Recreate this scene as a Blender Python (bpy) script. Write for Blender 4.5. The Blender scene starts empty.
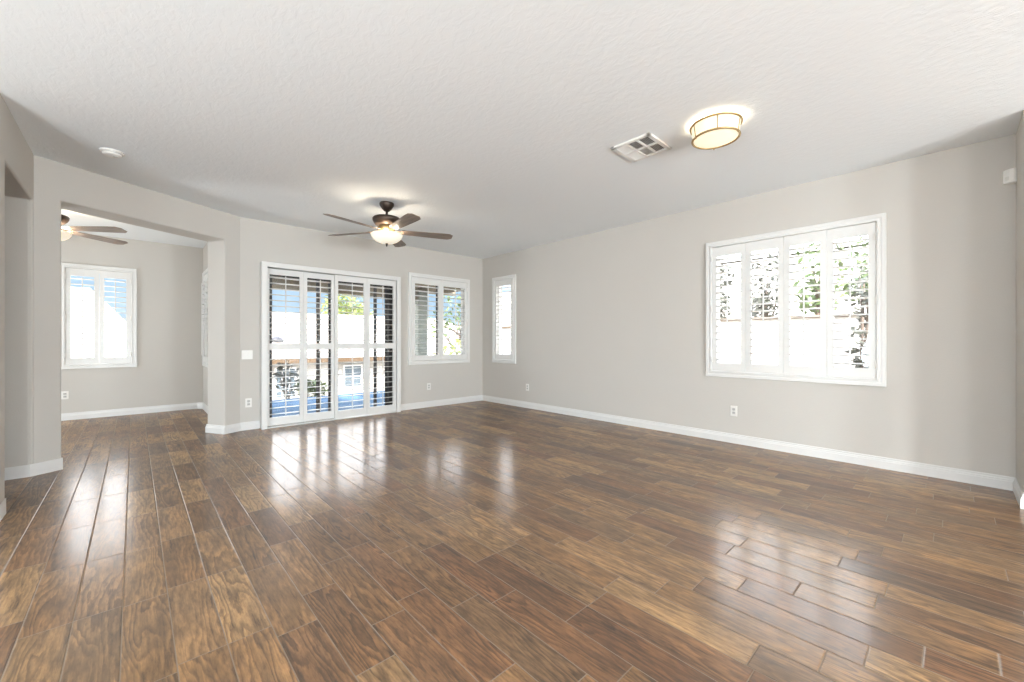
import bpy, bmesh, math, random
from mathutils import Vector, Matrix
random.seed(7)
scene = bpy.context.scene
COL = scene.collection
R = math.radians

# ------------------------------------------------------------------ camera, sky, sun, exposure
CAM_H, CEIL = 1.15, 2.74
cam = bpy.data.cameras.new('camera')
cam.sensor_width = 36.0
cam.lens = 36.0 * 408.0 / 1024.0
cam.clip_start = 0.02
cam_o = bpy.data.objects.new('camera', cam)
COL.objects.link(cam_o)
cam_o.location = (0, 0, CAM_H)
cam_o.rotation_euler = (R(90), 0, R(-42.8))
scene.camera = cam_o

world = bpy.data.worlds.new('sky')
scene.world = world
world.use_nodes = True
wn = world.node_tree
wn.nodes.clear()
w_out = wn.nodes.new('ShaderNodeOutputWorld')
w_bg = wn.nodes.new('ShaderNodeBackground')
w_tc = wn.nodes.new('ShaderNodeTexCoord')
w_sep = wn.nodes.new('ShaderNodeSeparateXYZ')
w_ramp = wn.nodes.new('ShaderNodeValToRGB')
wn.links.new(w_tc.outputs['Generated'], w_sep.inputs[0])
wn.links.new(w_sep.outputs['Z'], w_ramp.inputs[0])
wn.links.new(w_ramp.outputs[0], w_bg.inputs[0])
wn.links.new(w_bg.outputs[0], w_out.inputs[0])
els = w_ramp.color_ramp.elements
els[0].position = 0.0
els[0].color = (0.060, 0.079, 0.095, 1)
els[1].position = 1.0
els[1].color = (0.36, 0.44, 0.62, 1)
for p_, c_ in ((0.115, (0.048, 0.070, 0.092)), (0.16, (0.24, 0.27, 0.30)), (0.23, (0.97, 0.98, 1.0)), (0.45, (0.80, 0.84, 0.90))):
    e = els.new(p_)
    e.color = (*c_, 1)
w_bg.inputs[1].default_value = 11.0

sun_l = bpy.data.lights.new('sun', 'SUN')
sun_l.energy = 16.0
sun_l.angle = R(0.6)
sun_l.color = (1.0, 0.96, 0.9)
sun = bpy.data.objects.new('sun', sun_l)
COL.objects.link(sun)
sun.rotation_euler = Vector((0.50, 0.48, -0.72)).to_track_quat('-Z', 'Y').to_euler()

scene.view_settings.view_transform = 'Standard'
scene.view_settings.look = 'None'
scene.view_settings.exposure = 0.0
scene.view_settings.gamma = 1.0
scene.view_settings.use_curve_mapping = False
scene.cycles.max_bounces = 10
scene.cycles.diffuse_bounces = 6
scene.cycles.glossy_bounces = 4
scene.cycles.transparent_max_bounces = 16
scene.cycles.caustics_reflective = False
scene.cycles.caustics_refractive = False
scene.cycles.sample_clamp_indirect = 6.0


def lamp(name, loc, watts, color=(1, 0.93, 0.84), radius=0.05, parent=None):
    l = bpy.data.lights.new(name, 'POINT')
    l.energy = watts
    l.color = color
    l.shadow_soft_size = radius
    o = bpy.data.objects.new(name, l)
    COL.objects.link(o)
    if parent:
        o.parent = parent
    o.location = loc
    return o


FOYER_FILL_W, KITCHEN_FILL_W, HALL_FILL_W = 1180.0, 345.0, 140.0
FILL_C = (0.845, 0.935, 1.0)
lamp('foyer_fill', (-0.4, -6.2, 0.7), FOYER_FILL_W, FILL_C, 0.40)  # unseen fill behind the camera, added to brighten the room, no fixture
lamp('foyer_fill', (1.8, -6.2, 0.7), FOYER_FILL_W, FILL_C, 0.40)  # second added fill of the pair, also unseen
lamp('kitchen_fill', (-2.8, -0.5, 0.8), KITCHEN_FILL_W, FILL_C, 0.70)  # unseen fill added on the left to light the right wall evenly
lamp('kitchen_fill', (-2.8, 0.8, 0.8), KITCHEN_FILL_W, FILL_C, 0.70)  # its unseen twin, likewise added as fill
lamp('hall_fill', (0.2, -2.6, 0.7), HALL_FILL_W, FILL_C, 0.35)  # added unseen fill for the near end of the right wall
lamp('kitchen_fill', (-3.3, 7.2, 0.6), 310.0, FILL_C, 0.40)  # unseen fill added to brighten the nook from the left

# ------------------------------------------------------------------ materials


class NT:
    def __init__(self, name):
        self.m = bpy.data.materials.new(name)
        self.m.use_nodes = True
        self.t = self.m.node_tree
        self.t.nodes.clear()
        self.out = self.n('ShaderNodeOutputMaterial')

    def n(self, typ, **kw):
        nd = self.t.nodes.new(typ)
        for k, v in kw.items():
            setattr(nd, k, v)
        return nd

    def put(self, sock, v):
        if hasattr(v, 'is_output') or isinstance(v, bpy.types.NodeSocket):
            self.t.links.new(v, sock)
        else:
            sock.default_value = v

    def math(self, op, a, b=0.0, c=0.0):
        nd = self.n('ShaderNodeMath', operation=op)
        self.put(nd.inputs[0], a)
        self.put(nd.inputs[1], b)
        self.put(nd.inputs[2], c)
        return nd.outputs[0]

    def mix(self, f, a, b, mode='MIX'):
        nd = self.n('ShaderNodeMix', data_type='RGBA', blend_type=mode)
        self.put(nd.inputs[0], f)
        self.put(nd.inputs[6], a)
        self.put(nd.inputs[7], b)
        return nd.outputs[2]

    def comb(self, x, y, z=0.0):
        nd = self.n('ShaderNodeCombineXYZ')
        for i, v in enumerate((x, y, z)):
            self.put(nd.inputs[i], v)
        return nd.outputs[0]

    def ramp(self, f, stops, interp='LINEAR'):
        nd = self.n('ShaderNodeValToRGB')
        nd.color_ramp.interpolation = interp
        el = nd.color_ramp.elements
        while len(el) < len(stops):
            el.new(0.5)
        for e_, (p, c) in zip(el, stops):
            e_.position = p
            e_.color = c if len(c) == 4 else (*c, 1)
        self.put(nd.inputs[0], f)
        return nd.outputs[0]

    def noise(self, vec, scale, detail=3.0, rough=0.5, dist=0.0):
        nd = self.n('ShaderNodeTexNoise')
        self.put(nd.inputs['Vector'], vec)
        nd.inputs['Scale'].default_value = scale
        nd.inputs['Detail'].default_value = detail
        nd.inputs['Roughness'].default_value = rough
        nd.inputs['Distortion'].default_value = dist
        return nd.outputs[0]

    def bump(self, height, strength, dist=0.01, normal=None):
        nd = self.n('ShaderNodeBump')
        nd.inputs['Strength'].default_value = strength
        nd.inputs['Distance'].default_value = dist
        self.put(nd.inputs['Height'], height)
        if normal is not None:
            self.put(nd.inputs['Normal'], normal)
        return nd.outputs[0]

    def bsdf(self, color, rough=0.5, metal=0.0, normal=None, spec=0.5, emit=None, estr=0.0):
        b = self.n('ShaderNodeBsdfPrincipled')
        self.put(b.inputs['Base Color'], color if not isinstance(color, tuple) else (*color[:3], 1))
        self.put(b.inputs['Roughness'], rough)
        b.inputs['Metallic'].default_value = metal
        b.inputs['Specular IOR Level'].default_value = spec
        if normal is not None:
            self.put(b.inputs['Normal'], normal)
        if emit:
            b.inputs['Emission Color'].default_value = (*emit, 1)
            b.inputs['Emission Strength'].default_value = estr
        self.t.links.new(b.outputs[0], self.out.inputs[0])
        return b

    def obj(self):
        return self.n('ShaderNodeTexCoord').outputs['Object']


def sm(name, color, rough=0.5, metal=0.0, var=0.06, scale=20.0, bumps=0.0, bscale=80.0, spec=0.5, emit=None, estr=0.0):
    t = NT(name)
    v = t.obj()
    nz = t.noise(v, scale, 4)
    lo = tuple(c * (1 - var) for c in color)
    hi = tuple(min(1, c * (1 + var)) for c in color)
    col = t.mix(nz, (*lo, 1), (*hi, 1))
    nrm = t.bump(t.noise(v, bscale, 3), bumps, 0.004) if bumps else None
    t.bsdf(col, rough, metal, nrm, spec, emit, estr)
    return t.m


M = {}
M['wall'] = sm('greige_wall_paint', (0.565, 0.536, 0.494), 0.75, var=0.015, scale=2.0, bumps=0.25, bscale=110, spec=0.25)
M['trim'] = sm('white_trim_paint', (0.73, 0.72, 0.70), 0.38, var=0.01)
M['shutter'] = sm('white_shutter_paint', (0.75, 0.74, 0.715), 0.35, var=0.01)
M['plastic'] = sm('white_plastic', (0.82, 0.80, 0.76), 0.35, var=0.01)
M['slot'] = sm('grey_plastic', (0.50, 0.485, 0.46), 0.4, var=0.01)
M['lens'] = sm('milky_sensor_lens', (0.72, 0.70, 0.65), 0.3, var=0.01)
M['dark_slot'] = sm('dark_recess', (0.05, 0.045, 0.04), 0.6)
M['duct_shade'] = sm('painted_duct_shade', (0.06, 0.045, 0.035), 0.7)  # near-black stands in for the shade inside the duct
M['bronze'] = sm('dark_bronze', (0.045, 0.030, 0.022), 0.4, 0.6, var=0.2)
M['bronze_frame'] = sm('bronze_window_frame', (0.028, 0.025, 0.023), 0.5, 0.2)
M['vinyl'] = sm('white_vinyl_window_frame', (0.78, 0.77, 0.74), 0.4, var=0.01)
M['brass'] = sm('antique_brass', (0.42, 0.29, 0.13), 0.35, 0.8, var=0.08)
M['stucco'] = sm('pale_stucco', (0.44, 0.42, 0.385), 0.9, var=0.04, scale=6, bumps=0.4, bscale=60)
M['stucco_white'] = sm('white_stucco', (0.66, 0.64, 0.60), 0.9, var=0.04, scale=6, bumps=0.4, bscale=60)
M['stucco_shaded'] = sm('shaded_column_stucco', (0.20, 0.215, 0.18), 0.9, var=0.05, scale=6, bumps=0.4, bscale=60)  # the column's grey-green shade is put into this colour
M['patio_wood'] = sm('painted_patio_timber', (0.23, 0.19, 0.13), 0.7, var=0.1)
M['fascia'] = sm('tan_fascia', (0.10, 0.060, 0.028), 0.7, var=0.1)
M['cap'] = sm('brown_cap_block', (0.12, 0.075, 0.035), 0.8, var=0.1)
M['ground'] = sm('pale_gravel', (0.62, 0.55, 0.46), 0.9, var=0.15, scale=12)
M['deck'] = sm('patio_slab_blue_shade', (0.060, 0.125, 0.205), 0.95, var=0.05, scale=4, spec=0.1)  # blue of the sky-lit shade is put into the slab colour
M['bark'] = sm('bark', (0.12, 0.09, 0.07), 0.9, var=0.3, scale=30)
M['leaf_y'] = sm('yellow_green_leaves', (0.20, 0.25, 0.055), 0.6, var=0.35, scale=3)
M['leaf_g'] = sm('green_leaves', (0.085, 0.13, 0.04), 0.6, var=0.4, scale=3)
M['leaf_d'] = sm('grey_green_leaves', (0.06, 0.066, 0.05), 0.6, var=0.4, scale=3)
M['win_grey'] = sm('grey_window_pane', (0.09, 0.12, 0.14), 0.6, var=0.1)
M['vent_dark'] = sm('black_vent_metal', (0.03, 0.03, 0.035), 0.5)
M['lamp_glass'] = sm('frosted_lamp_glass', (0.55, 0.50, 0.40), 0.4, var=0.02, emit=(1.0, 0.86, 0.62), estr=0.80)
M['bowl_glass'] = sm('alabaster_bowl_glass', (0.82, 0.77, 0.66), 0.35, var=0.04, scale=9, emit=(1.0, 0.88, 0.68), estr=0.50)

# roof tiles
t = NT('pale_roof_tile')
v = t.obj()
wv = t.n('ShaderNodeTexWave', bands_direction='X')
t.put(wv.inputs['Vector'], v)
wv.inputs['Scale'].default_value = 2.2
wv.inputs['Distortion'].default_value = 0.4
nz = t.noise(v, 5, 3)
col = t.mix(nz, (0.40, 0.35, 0.29, 1), (0.50, 0.45, 0.39, 1))
t.bsdf(col, 0.85, 0, t.bump(wv.outputs[1], 0.5, 0.05))
M['roof'] = t.m

# ceiling: knock-down texture
t = NT('white_knockdown_ceiling')
v = t.obj()
mp = t.n('ShaderNodeMapping')
mp.inputs['Scale'].default_value = (1.0, 0.55, 1.0)
mp.inputs['Rotation'].default_value = (0, 0, R(50))
t.put(mp.inputs[0], v)
n1 = t.noise(mp.outputs[0], 26, 4, 0.6, 0.6)
h1 = t.ramp(n1, [(0.42, (0, 0, 0)), (0.58, (1, 1, 1))])
t.bsdf((0.85, 0.875, 0.885), 0.8, 0, t.bump(h1, 0.15, 0.006), 0.2)
M['ceiling'] = t.m

# weathered fan blade wood
t = NT('weathered_oak_blade')
v = t.obj()
mp = t.n('ShaderNodeMapping')
mp.inputs['Scale'].default_value = (1.2, 14, 14)
t.put(mp.inputs[0], v)
n1 = t.noise(mp.outputs[0], 4, 5, 0.6, 0.5)
t.bsdf(t.ramp(n1, [(0.3, (0.090, 0.060, 0.044)), (0.7, (0.25, 0.185, 0.14))]), 0.42)
M['blade'] = t.m

# window glass
t = NT('clear_window_glass')
tr = t.n('ShaderNodeBsdfTransparent')
gl = t.n('ShaderNodeBsdfGlossy')
gl.inputs['Roughness'].default_value = 0.02
mx = t.n('ShaderNodeMixShader')
mx.inputs[0].default_value = 0.05
t.t.links.new(tr.outputs[0], mx.inputs[1])
t.t.links.new(gl.outputs[0], mx.inputs[2])
t.t.links.new(mx.outputs[0], t.out.inputs[0])
M['glass'] = t.m

# wood-look plank tile floor
t = NT('wood_look_plank_tile')
sp = t.n('ShaderNodeSeparateXYZ')
t.put(sp.inputs[0], t.obj())
X, Y = sp.outputs[0], sp.outputs[1]
PW, PL = 0.148, 0.605
u = t.math('DIVIDE', t.math('ADD', X, 0.036), PW)
cidx = t.math('FLOOR', u)
fu = t.math('FRACT', u)
w1 = t.n('ShaderNodeTexWhiteNoise', noise_dimensions='1D')
t.put(w1.inputs['W'], t.math('ADD', cidx, 0.37))
vv = t.math('ADD', t.math('DIVIDE', Y, PL), t.math('MULTIPLY', w1.outputs[0], 1.0))
ridx = t.math('FLOOR', vv)
fv = t.math('FRACT', vv)
w2 = t.n('ShaderNodeTexWhiteNoise', noise_dimensions='3D')
t.put(w2.inputs['Vector'], t.comb(cidx, ridx, 0.5))
rs = t.n('ShaderNodeSeparateColor')
t.put(rs.inputs[0], w2.outputs['Color'])
ra, rb, rc = rs.outputs[0], rs.outputs[1], rs.outputs[2]
# plank-local coordinates, each plank cut from another place of the "timber"
ox = t.math('MULTIPLY', ra, 31.0)
oy = t.math('MULTIPLY', rb, 57.0)
px = t.math('ADD', X, ox)
py = t.math('ADD', Y, oy)
wob = t.noise(t.comb(t.math('MULTIPLY', px, 7.0), t.math('MULTIPLY', py, 1.1), rc), 1.0, 2, 0.5)
wob2 = t.noise(t.comb(t.math('MULTIPLY', px, 60.0), t.math('MULTIPLY', py, 9.0), rc), 1.0, 3, 0.6)
ring = t.math('ADD', t.math('ADD', t.math('MULTIPLY', px, 30.0), t.math('MULTIPLY', wob, 13.0)), t.math('MULTIPLY', wob2, 1.2))
saw = t.math('FRACT', ring)
grain = t.math('POWER', saw, 1.3)
fib = t.noise(t.comb(t.math('MULTIPLY', px, 150.0), t.math('MULTIPLY', py, 6.0), rc), 1.0, 3, 0.6)
blot = t.noise(t.comb(t.math('MULTIPLY', px, 12.0), t.math('MULTIPLY', py, 3.2), rc), 1.0, 5, 0.68)
mott = t.noise(t.comb(t.math('MULTIPLY', px, 70.0), t.math('MULTIPLY', py, 14.0), rc), 1.0, 4, 0.65)
tone = t.ramp(ra, [(0.0, (0.124, 0.054, 0.020)), (0.20, (0.194, 0.099, 0.038)), (0.45, (0.254, 0.137, 0.054)),
                   (0.64, (0.162, 0.071, 0.027)), (0.84, (0.340, 0.198, 0.086)), (1.0, (0.095, 0.048, 0.022))])
gd = t.ramp(grain, [(0.0, (0.46, 0.43, 0.41)), (0.30, (0.96, 0.96, 0.96)), (0.75, (1.26, 1.25, 1.23)), (1.0, (0.36, 0.33, 0.31))])
# grain contrast varies along a plank
gf = t.ramp(wob, [(0.35, (0.30, 0.30, 0.30)), (0.65, (1, 1, 1))])
c1 = t.mix(gf, tone, t.mix(1.0, tone, gd, 'MULTIPLY'))
c2 = t.mix(1.0, c1, t.ramp(blot, [(0.30, (0.60, 0.58, 0.56)), (0.52, (1.0, 1.0, 1.0)), (0.72, (1.45, 1.42, 1.36))]), 'MULTIPLY')
c2 = t.mix(1.0, c2, t.ramp(mott, [(0.32, (0.62, 0.60, 0.58)), (0.50, (1.0, 1.0, 1.0)), (0.70, (1.25, 1.24, 1.22))]), 'MULTIPLY')
vein = t.noise(t.comb(t.math('MULTIPLY', px, 26.0), t.math('ADD', t.math('MULTIPLY', py, 2.6), t.math('MULTIPLY', wob2, 0.5)), rc), 1.0, 4, 0.7)
c2 = t.mix(1.0, c2, t.ramp(vein, [(0.30, (0.30, 0.27, 0.25)), (0.42, (0.90, 0.90, 0.90)), (0.60, (1.06, 1.06, 1.06))]), 'MULTIPLY')
c3 = t.mix(1.0, c2, t.ramp(fib, [(0.3, (0.80, 0.79, 0.78)), (0.7, (1.15, 1.15, 1.15))]), 'MULTIPLY')
eu = t.math('MULTIPLY', t.math('MINIMUM', fu, t.math('SUBTRACT', 1.0, fu)), PW)
ev = t.math('MULTIPLY', t.math('MINIMUM', fv, t.math('SUBTRACT', 1.0, fv)), PL)
edge = t.math('MINIMUM', eu, ev)
gm = t.ramp(t.math('DIVIDE', edge, 0.01), [(0.13, (1, 1, 1)), (0.22, (0, 0, 0))])
colr = t.mix(gm, c3, (0.190, 0.138, 0.098, 1))
hgt = t.ramp(t.math('DIVIDE', edge, 0.01), [(0.10, (0, 0, 0)), (0.45, (1, 1, 1))])
tilt = t.math('ADD', t.math('MULTIPLY', t.math('MULTIPLY', t.math('SUBTRACT', rb, 0.5), fu), 0.25),
              t.math('MULTIPLY', t.math('MULTIPLY', t.math('SUBTRACT', rc, 0.5), fv), 0.5))
wavy = t.noise(t.comb(t.math('MULTIPLY', px, 9.0), t.math('MULTIPLY', py, 3.0), rc), 1.0, 2, 0.5)
hh = t.math('ADD', t.math('ADD', hgt, tilt), t.math('ADD', t.math('MULTIPLY', fib, 0.10), t.math('MULTIPLY', wavy, 0.35)))
nrm = t.bump(hh, 0.55, 0.0022)
rgh = t.math('ADD', t.math('ADD', 0.13, t.math('MULTIPLY', blot, 0.09)), t.math('MULTIPLY', gm, 0.35))
dif = t.bsdf(colr, 0.9, 0, nrm, 0.0)
gls = t.n('ShaderNodeBsdfGlossy')
t.put(gls.inputs['Color'], (1.0, 0.985, 0.965, 1))
t.put(gls.inputs['Roughness'], rgh)
t.put(gls.inputs['Normal'], nrm)
gl2 = t.n('ShaderNodeBsdfGlossy')
t.put(gl2.inputs['Color'], (1.0, 0.97, 0.94, 1))
gl2.inputs['Roughness'].default_value = 0.31
t.put(gl2.inputs['Normal'], nrm)
glm = t.n('ShaderNodeMixShader')
glm.inputs[0].default_value = 0.30
t.t.links.new(gls.outputs[0], glm.inputs[1])
t.t.links.new(gl2.outputs[0], glm.inputs[2])
lw = t.n('ShaderNodeLayerWeight')
lw.inputs['Blend'].default_value = 0.5
glaze = t.math('ADD', 0.075, t.math('MULTIPLY', t.math('POWER', lw.outputs['Facing'], 1.3), 0.27))
mxs = t.n('ShaderNodeMixShader')
t.put(mxs.inputs[0], t.math('MULTIPLY', glaze, t.math('SUBTRACT', 1.0, t.math('MULTIPLY', gm, 0.7))))
t.t.links.new(dif.outputs[0], mxs.inputs[1])
t.t.links.new(glm.outputs[0], mxs.inputs[2])
t.t.links.new(mxs.outputs[0], t.out.inputs[0])
M['floor'] = t.m

# ------------------------------------------------------------------ mesh helpers


class MB:
    """collects shapes and links them as one mesh object"""

    def __init__(self):
        self.bm = bmesh.new()

    def quad(self, pts, smooth=False):
        f = self.bm.faces.new([self.bm.verts.new(p) for p in pts])
        f.smooth = smooth
        return f

    def box(self, x0, x1, y0, y1, z0, z1, bevel=0.0, mat=None):
        c = ((x0 + x1) / 2, (y0 + y1) / 2, (z0 + z1) / 2)
        r = bmesh.ops.create_cube(self.bm, size=1.0)
        vs = r['verts']
        for v in vs:
            v.co = Vector((c[0] + v.co.x * (x1 - x0), c[1] + v.co.y * (y1 - y0), c[2] + v.co.z * (z1 - z0)))
        if bevel:
            es = list({e for v in vs for e in v.link_edges})
            r2 = bmesh.ops.bevel(self.bm, geom=es, offset=bevel, segments=2, profile=0.5, affect='EDGES')
            vs = list({v for f in r2['faces'] for v in f.verts})
        if mat is not None:
            for v in vs:
                v.co = mat @ v.co
        return self

    def prism(self, poly, z0, z1):
        lo = [self.bm.verts.new((x, y, z0)) for x, y in poly]
        hi = [self.bm.verts.new((x, y, z1)) for x, y in poly]
        self.bm.faces.new(hi)
        self.bm.faces.new(lo[::-1])
        n = len(poly)
        for i in range(n):
            j = (i + 1) % n
            self.bm.faces.new((lo[i], lo[j], hi[j], hi[i]))
        return self

    def lathe(self, prof, seg=40, center=(0, 0, 0), smooth=True, cap=True):
        cx, cy, cz = center
        rings = []
        for r, z in prof:
            if r < 1e-5:
                rings.append([self.bm.verts.new((cx, cy, cz + z))])
            else:
                rings.append([self.bm.verts.new((cx + r * math.cos(2 * math.pi * k / seg), cy + r * math.sin(2 * math.pi * k / seg), cz + z)) for k in range(seg)])
        for a, b in zip(rings, rings[1:]):
            for k in range(seg):
                k2 = (k + 1) % seg
                vs = [a[k % len(a)], a[k2 % len(a)], b[k2 % len(b)], b[k % len(b)]]
                u_ = []
                for v in vs:
                    if v not in u_:
                        u_.append(v)
                if len(u_) > 2:
                    f = self.bm.faces.new(u_)
                    f.smooth = smooth
        return self

    def tube(self, pts, radii, seg=8):
        prev = None
        for i, p in enumerate(pts):
            p = Vector(p)
            d = (Vector(pts[min(i + 1, len(pts) - 1)]) - Vector(pts[max(i - 1, 0)])).normalized()
            a = d.orthogonal().normalized()
            b = d.cross(a)
            r = radii[i] if isinstance(radii, (list, tuple)) else radii
            ring = [self.bm.verts.new(p + a * r * math.cos(2 * math.pi * k / seg) + b * r * math.sin(2 * math.pi * k / seg)) for k in range(seg)]
            if prev:
                # align to the previous ring
                best = min(range(seg), key=lambda s: (ring[s].co - prev[0].co).length)
                ring = ring[best:] + ring[:best]
                for k in range(seg):
                    f = self.bm.faces.new((prev[k], prev[(k + 1) % seg], ring[(k + 1) % seg], ring[k]))
                    f.smooth = True
            else:
                self.bm.faces.new(ring[::-1])
            prev = ring
        self.bm.faces.new(prev)
        return self

    def sweep(self, prof, path, side=1, closed=False):
        """prof: (out, z) points; path: xy points; 'out' grows to the left of the path when side=1"""
        n = len(path)
        P = [Vector(p) for p in path]
        rings = []
        for i in range(n):
            def nrm(a, b):
                d = (b - a).normalized()
                return Vector((-d.y, d.x)) * side
            if closed:
                n0, n1 = nrm(P[i - 1], P[i]), nrm(P[i], P[(i + 1) % n])
            else:
                n0 = nrm(P[max(i - 1, 0)], P[max(i, 1)])
                n1 = nrm(P[min(i, n - 2)], P[min(i + 1, n - 1)])
            m = (n0 + n1)
            m = m / max(m.dot(n0), 0.2) if m.length > 1e-6 else n0
            rings.append([self.bm.verts.new((P[i].x + m.x * o, P[i].y + m.y * o, z)) for o, z in prof])
        k = len(prof)
        cnt = n if closed else n - 1
        for i in range(cnt):
            a, b = rings[i], rings[(i + 1) % n]
            for j in range(k):
                self.bm.faces.new((a[j], a[(j + 1) % k], b[(j + 1) % k], b[j]))
        if not closed:
            self.bm.faces.new(rings[0])
            self.bm.faces.new(rings[-1][::-1])
        return self

    def frame(self, prof, x0, x1, z0, z1):
        """picture frame in the xz plane; prof: (inward offset, y) closed loop"""
        rings = []
        for sx, sz in ((0, 0), (1, 0), (1, 1), (0, 1)):
            rings.append([self.bm.verts.new((x0 + o if not sx else x1 - o, y, z0 + o if not sz else z1 - o)) for o, y in prof])
        k = len(prof)
        for i in range(4):
            a, b = rings[i], rings[(i + 1) % 4]
            for j in range(k):
                self.bm.faces.new((a[j], a[(j + 1) % k], b[(j + 1) % k], b[j]))
        return self

    def build(self, name, mat, parent=None, bevel=0.0, bseg=3):
        bmesh.ops.recalc_face_normals(self.bm, faces=self.bm.faces)
        me = bpy.data.meshes.new(name)
        self.bm.to_mesh(me)
        self.bm.free()
        for m_ in (mat if isinstance(mat, (list, tuple)) else [mat]):
            me.materials.append(m_)
        o = bpy.data.objects.new(name, me)
        COL.objects.link(o)
        if parent:
            o.parent = parent
        if bevel:
            bv = o.modifiers.new('edge', 'BEVEL')
            bv.width = bevel
            bv.segments = bseg
            bv.limit_method = 'ANGLE'
            bv.angle_limit = R(40)
            bv.use_clamp_overlap = True
        return o


def tag(o, label, cat, group=None, kind=None):
    o['label'] = label
    o['category'] = cat
    if group:
        o['group'] = group
    if kind:
        o['kind'] = kind
    return o


def thing(name, label, cat, loc=(0, 0, 0), rz=0.0, group=None):
    o = bpy.data.objects.new(name, None)
    COL.objects.link(o)
    o.empty_display_size = 0.1
    o.location = loc
    o.rotation_euler = (0, 0, rz)
    return tag(o, label, cat, group)


def structure(o, label=None, cat=None):
    o['kind'] = 'structure'
    if label:
        o['label'] = label
        o['category'] = cat
    return o


def wall_panel(mb, p0, p1, thick, z0, z1, holes):
    """wall from p0 to p1 (interior face on the line, solid to the LEFT of p0->p1), rectangular holes (s0, s1, z0, z1)"""
    P0, P1 = Vector(p0), Vector(p1)
    L = (P1 - P0).length
    d = (P1 - P0) / L
    nn = Vector((-d.y, d.x))
    ss = sorted({0.0, L, *[h[0] for h in holes], *[h[1] for h in holes]})
    zs = sorted({z0, z1, *[h[2] for h in holes], *[h[3] for h in holes]})
    ns, nz_ = len(ss) - 1, len(zs) - 1

    def solid(i, j):
        if i < 0 or j < 0 or i >= ns or j >= nz_:
            return False
        s, z = (ss[i] + ss[i + 1]) / 2, (zs[j] + zs[j + 1]) / 2
        return not any(h[0] < s < h[1] and h[2] < z < h[3] for h in holes)
    cache = {}

    def V(i, j, k):
        key = (i, j, k)
        if key not in cache:
            q = P0 + d * ss[i] + nn * (thick * k)
            cache[key] = mb.bm.verts.new((q.x, q.y, zs[j]))
        return cache[key]
    for i in range(ns):
        for j in range(nz_):
            if not solid(i, j):
                continue
            F = mb.bm.faces.new
            F((V(i, j, 0), V(i + 1, j, 0), V(i + 1, j + 1, 0), V(i, j + 1, 0)))
            F((V(i, j, 1), V(i, j + 1, 1), V(i + 1, j + 1, 1), V(i + 1, j, 1)))
            if not solid(i - 1, j):
                F((V(i, j, 0), V(i, j + 1, 0), V(i, j + 1, 1), V(i, j, 1)))
            if not solid(i + 1, j):
                F((V(i + 1, j, 0), V(i + 1, j, 1), V(i + 1, j + 1, 1), V(i + 1, j + 1, 0)))
            if not solid(i, j - 1):
                F((V(i, j, 0), V(i, j, 1), V(i + 1, j, 1), V(i + 1, j, 0)))
            if not solid(i, j + 1):
                F((V(i, j + 1, 0), V(i + 1, j + 1, 0), V(i + 1, j + 1, 1), V(i, j + 1, 1)))


def wall(name, p0, p1, thick, holes=(), z0=-0.05, z1=CEIL + 0.06, bevel=0.016, label=None):
    mb = MB()
    wall_panel(mb, p0, p1, thick, z0, z1, list(holes))
    return structure(mb.build(name, M['wall'], bevel=bevel), label, 'wall' if label else None)


# ------------------------------------------------------------------ room shell
XR, YB, XL, YF = 4.96, 6.20, -0.63, -0.33
NX, NY = 0.865, 8.73            # breakfast nook: right wall, window wall
YFOY = -7.4

fl = MB().prism([(-5.7, YFOY - 0.2), (5.2, YFOY - 0.2), (5.2, 6.42), (1.07, 6.42), (1.07, 8.95), (-5.7, 8.95)], -0.12, 0.0)
structure(fl.build('floor', M['floor']), 'glossy brown wood-look plank tile floor across the whole room', 'floor')
ce = MB().prism([(-5.7, YFOY - 0.2), (5.2, YFOY - 0.2), (5.2, 6.42), (1.07, 6.42), (1.07, 8.95), (-5.7, 8.95)], CEIL, CEIL + 0.25)
structure(ce.build('ceiling', M['ceiling']), 'white textured ceiling over the whole room', 'ceiling')

# right wall (solid on +X): run from high Y to low Y so that solid is on the left... direction -Y -> left is +X
WR = dict(y0=0.404, y1=1.973, z0=0.738, z1=2.300)
WS = dict(y0=5.246, y1=5.883, z0=0.745, z1=2.333)
WB = dict(x0=3.365, x1=4.640, z0=0.745, z1=2.303)
DR = dict(x0=1.215, x1=3.168, z1=2.185)
WN = dict(x0=-0.800, x1=0.030, z0=0.742, z1=2.280)
WV = dict(y0=7.35, y1=8.56, z0=0.735, z1=2.29)
IN = 0.06
wall('wall_right', (XR, YB + 0.2), (XR, YF - 0.2), 0.13,
     [(YB + 0.2 - (WR['y1'] - IN), YB + 0.2 - (WR['y0'] + IN), WR['z0'] + IN, WR['z1'] - IN),
      (YB + 0.2 - (WS['y1'] - IN), YB + 0.2 - (WS['y0'] + IN), WS['z0'] + IN, WS['z1'] - IN)],
     label='greige right wall holding the four-panel shutter window')
# back wall (solid on +Y): direction +X -> left is +Y
wall('wall_back', (0.97, YB), (XR + 0.2, YB), 0.13,
     [(DR['x0'] + 0.055 - 0.97, DR['x1'] - 0.055 - 0.97, -0.05, DR['z1'] - 0.055),
      (WB['x0'] + IN - 0.97, WB['x1'] - IN - 0.97, WB['z0'] + IN, WB['z1'] - IN)],
     label='greige back wall holding the shuttered sliding patio door')
# angled wall with the wide opening to the nook (direction to the right -> solid at the back)
A0 = Vector((-0.66, 5.319))
AD = Vector((0.883, 0.470)).normalized()
A1 = A0 + AD * 1.93
AO0, AO1, AH, AT = 0.211, 1.676, 2.40, 0.31
wall('wall_angled', A0, A1, AT, [(AO0, AO1, -0.05, AH)], label='angled greige wall with the wide opening into the nook')
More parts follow.
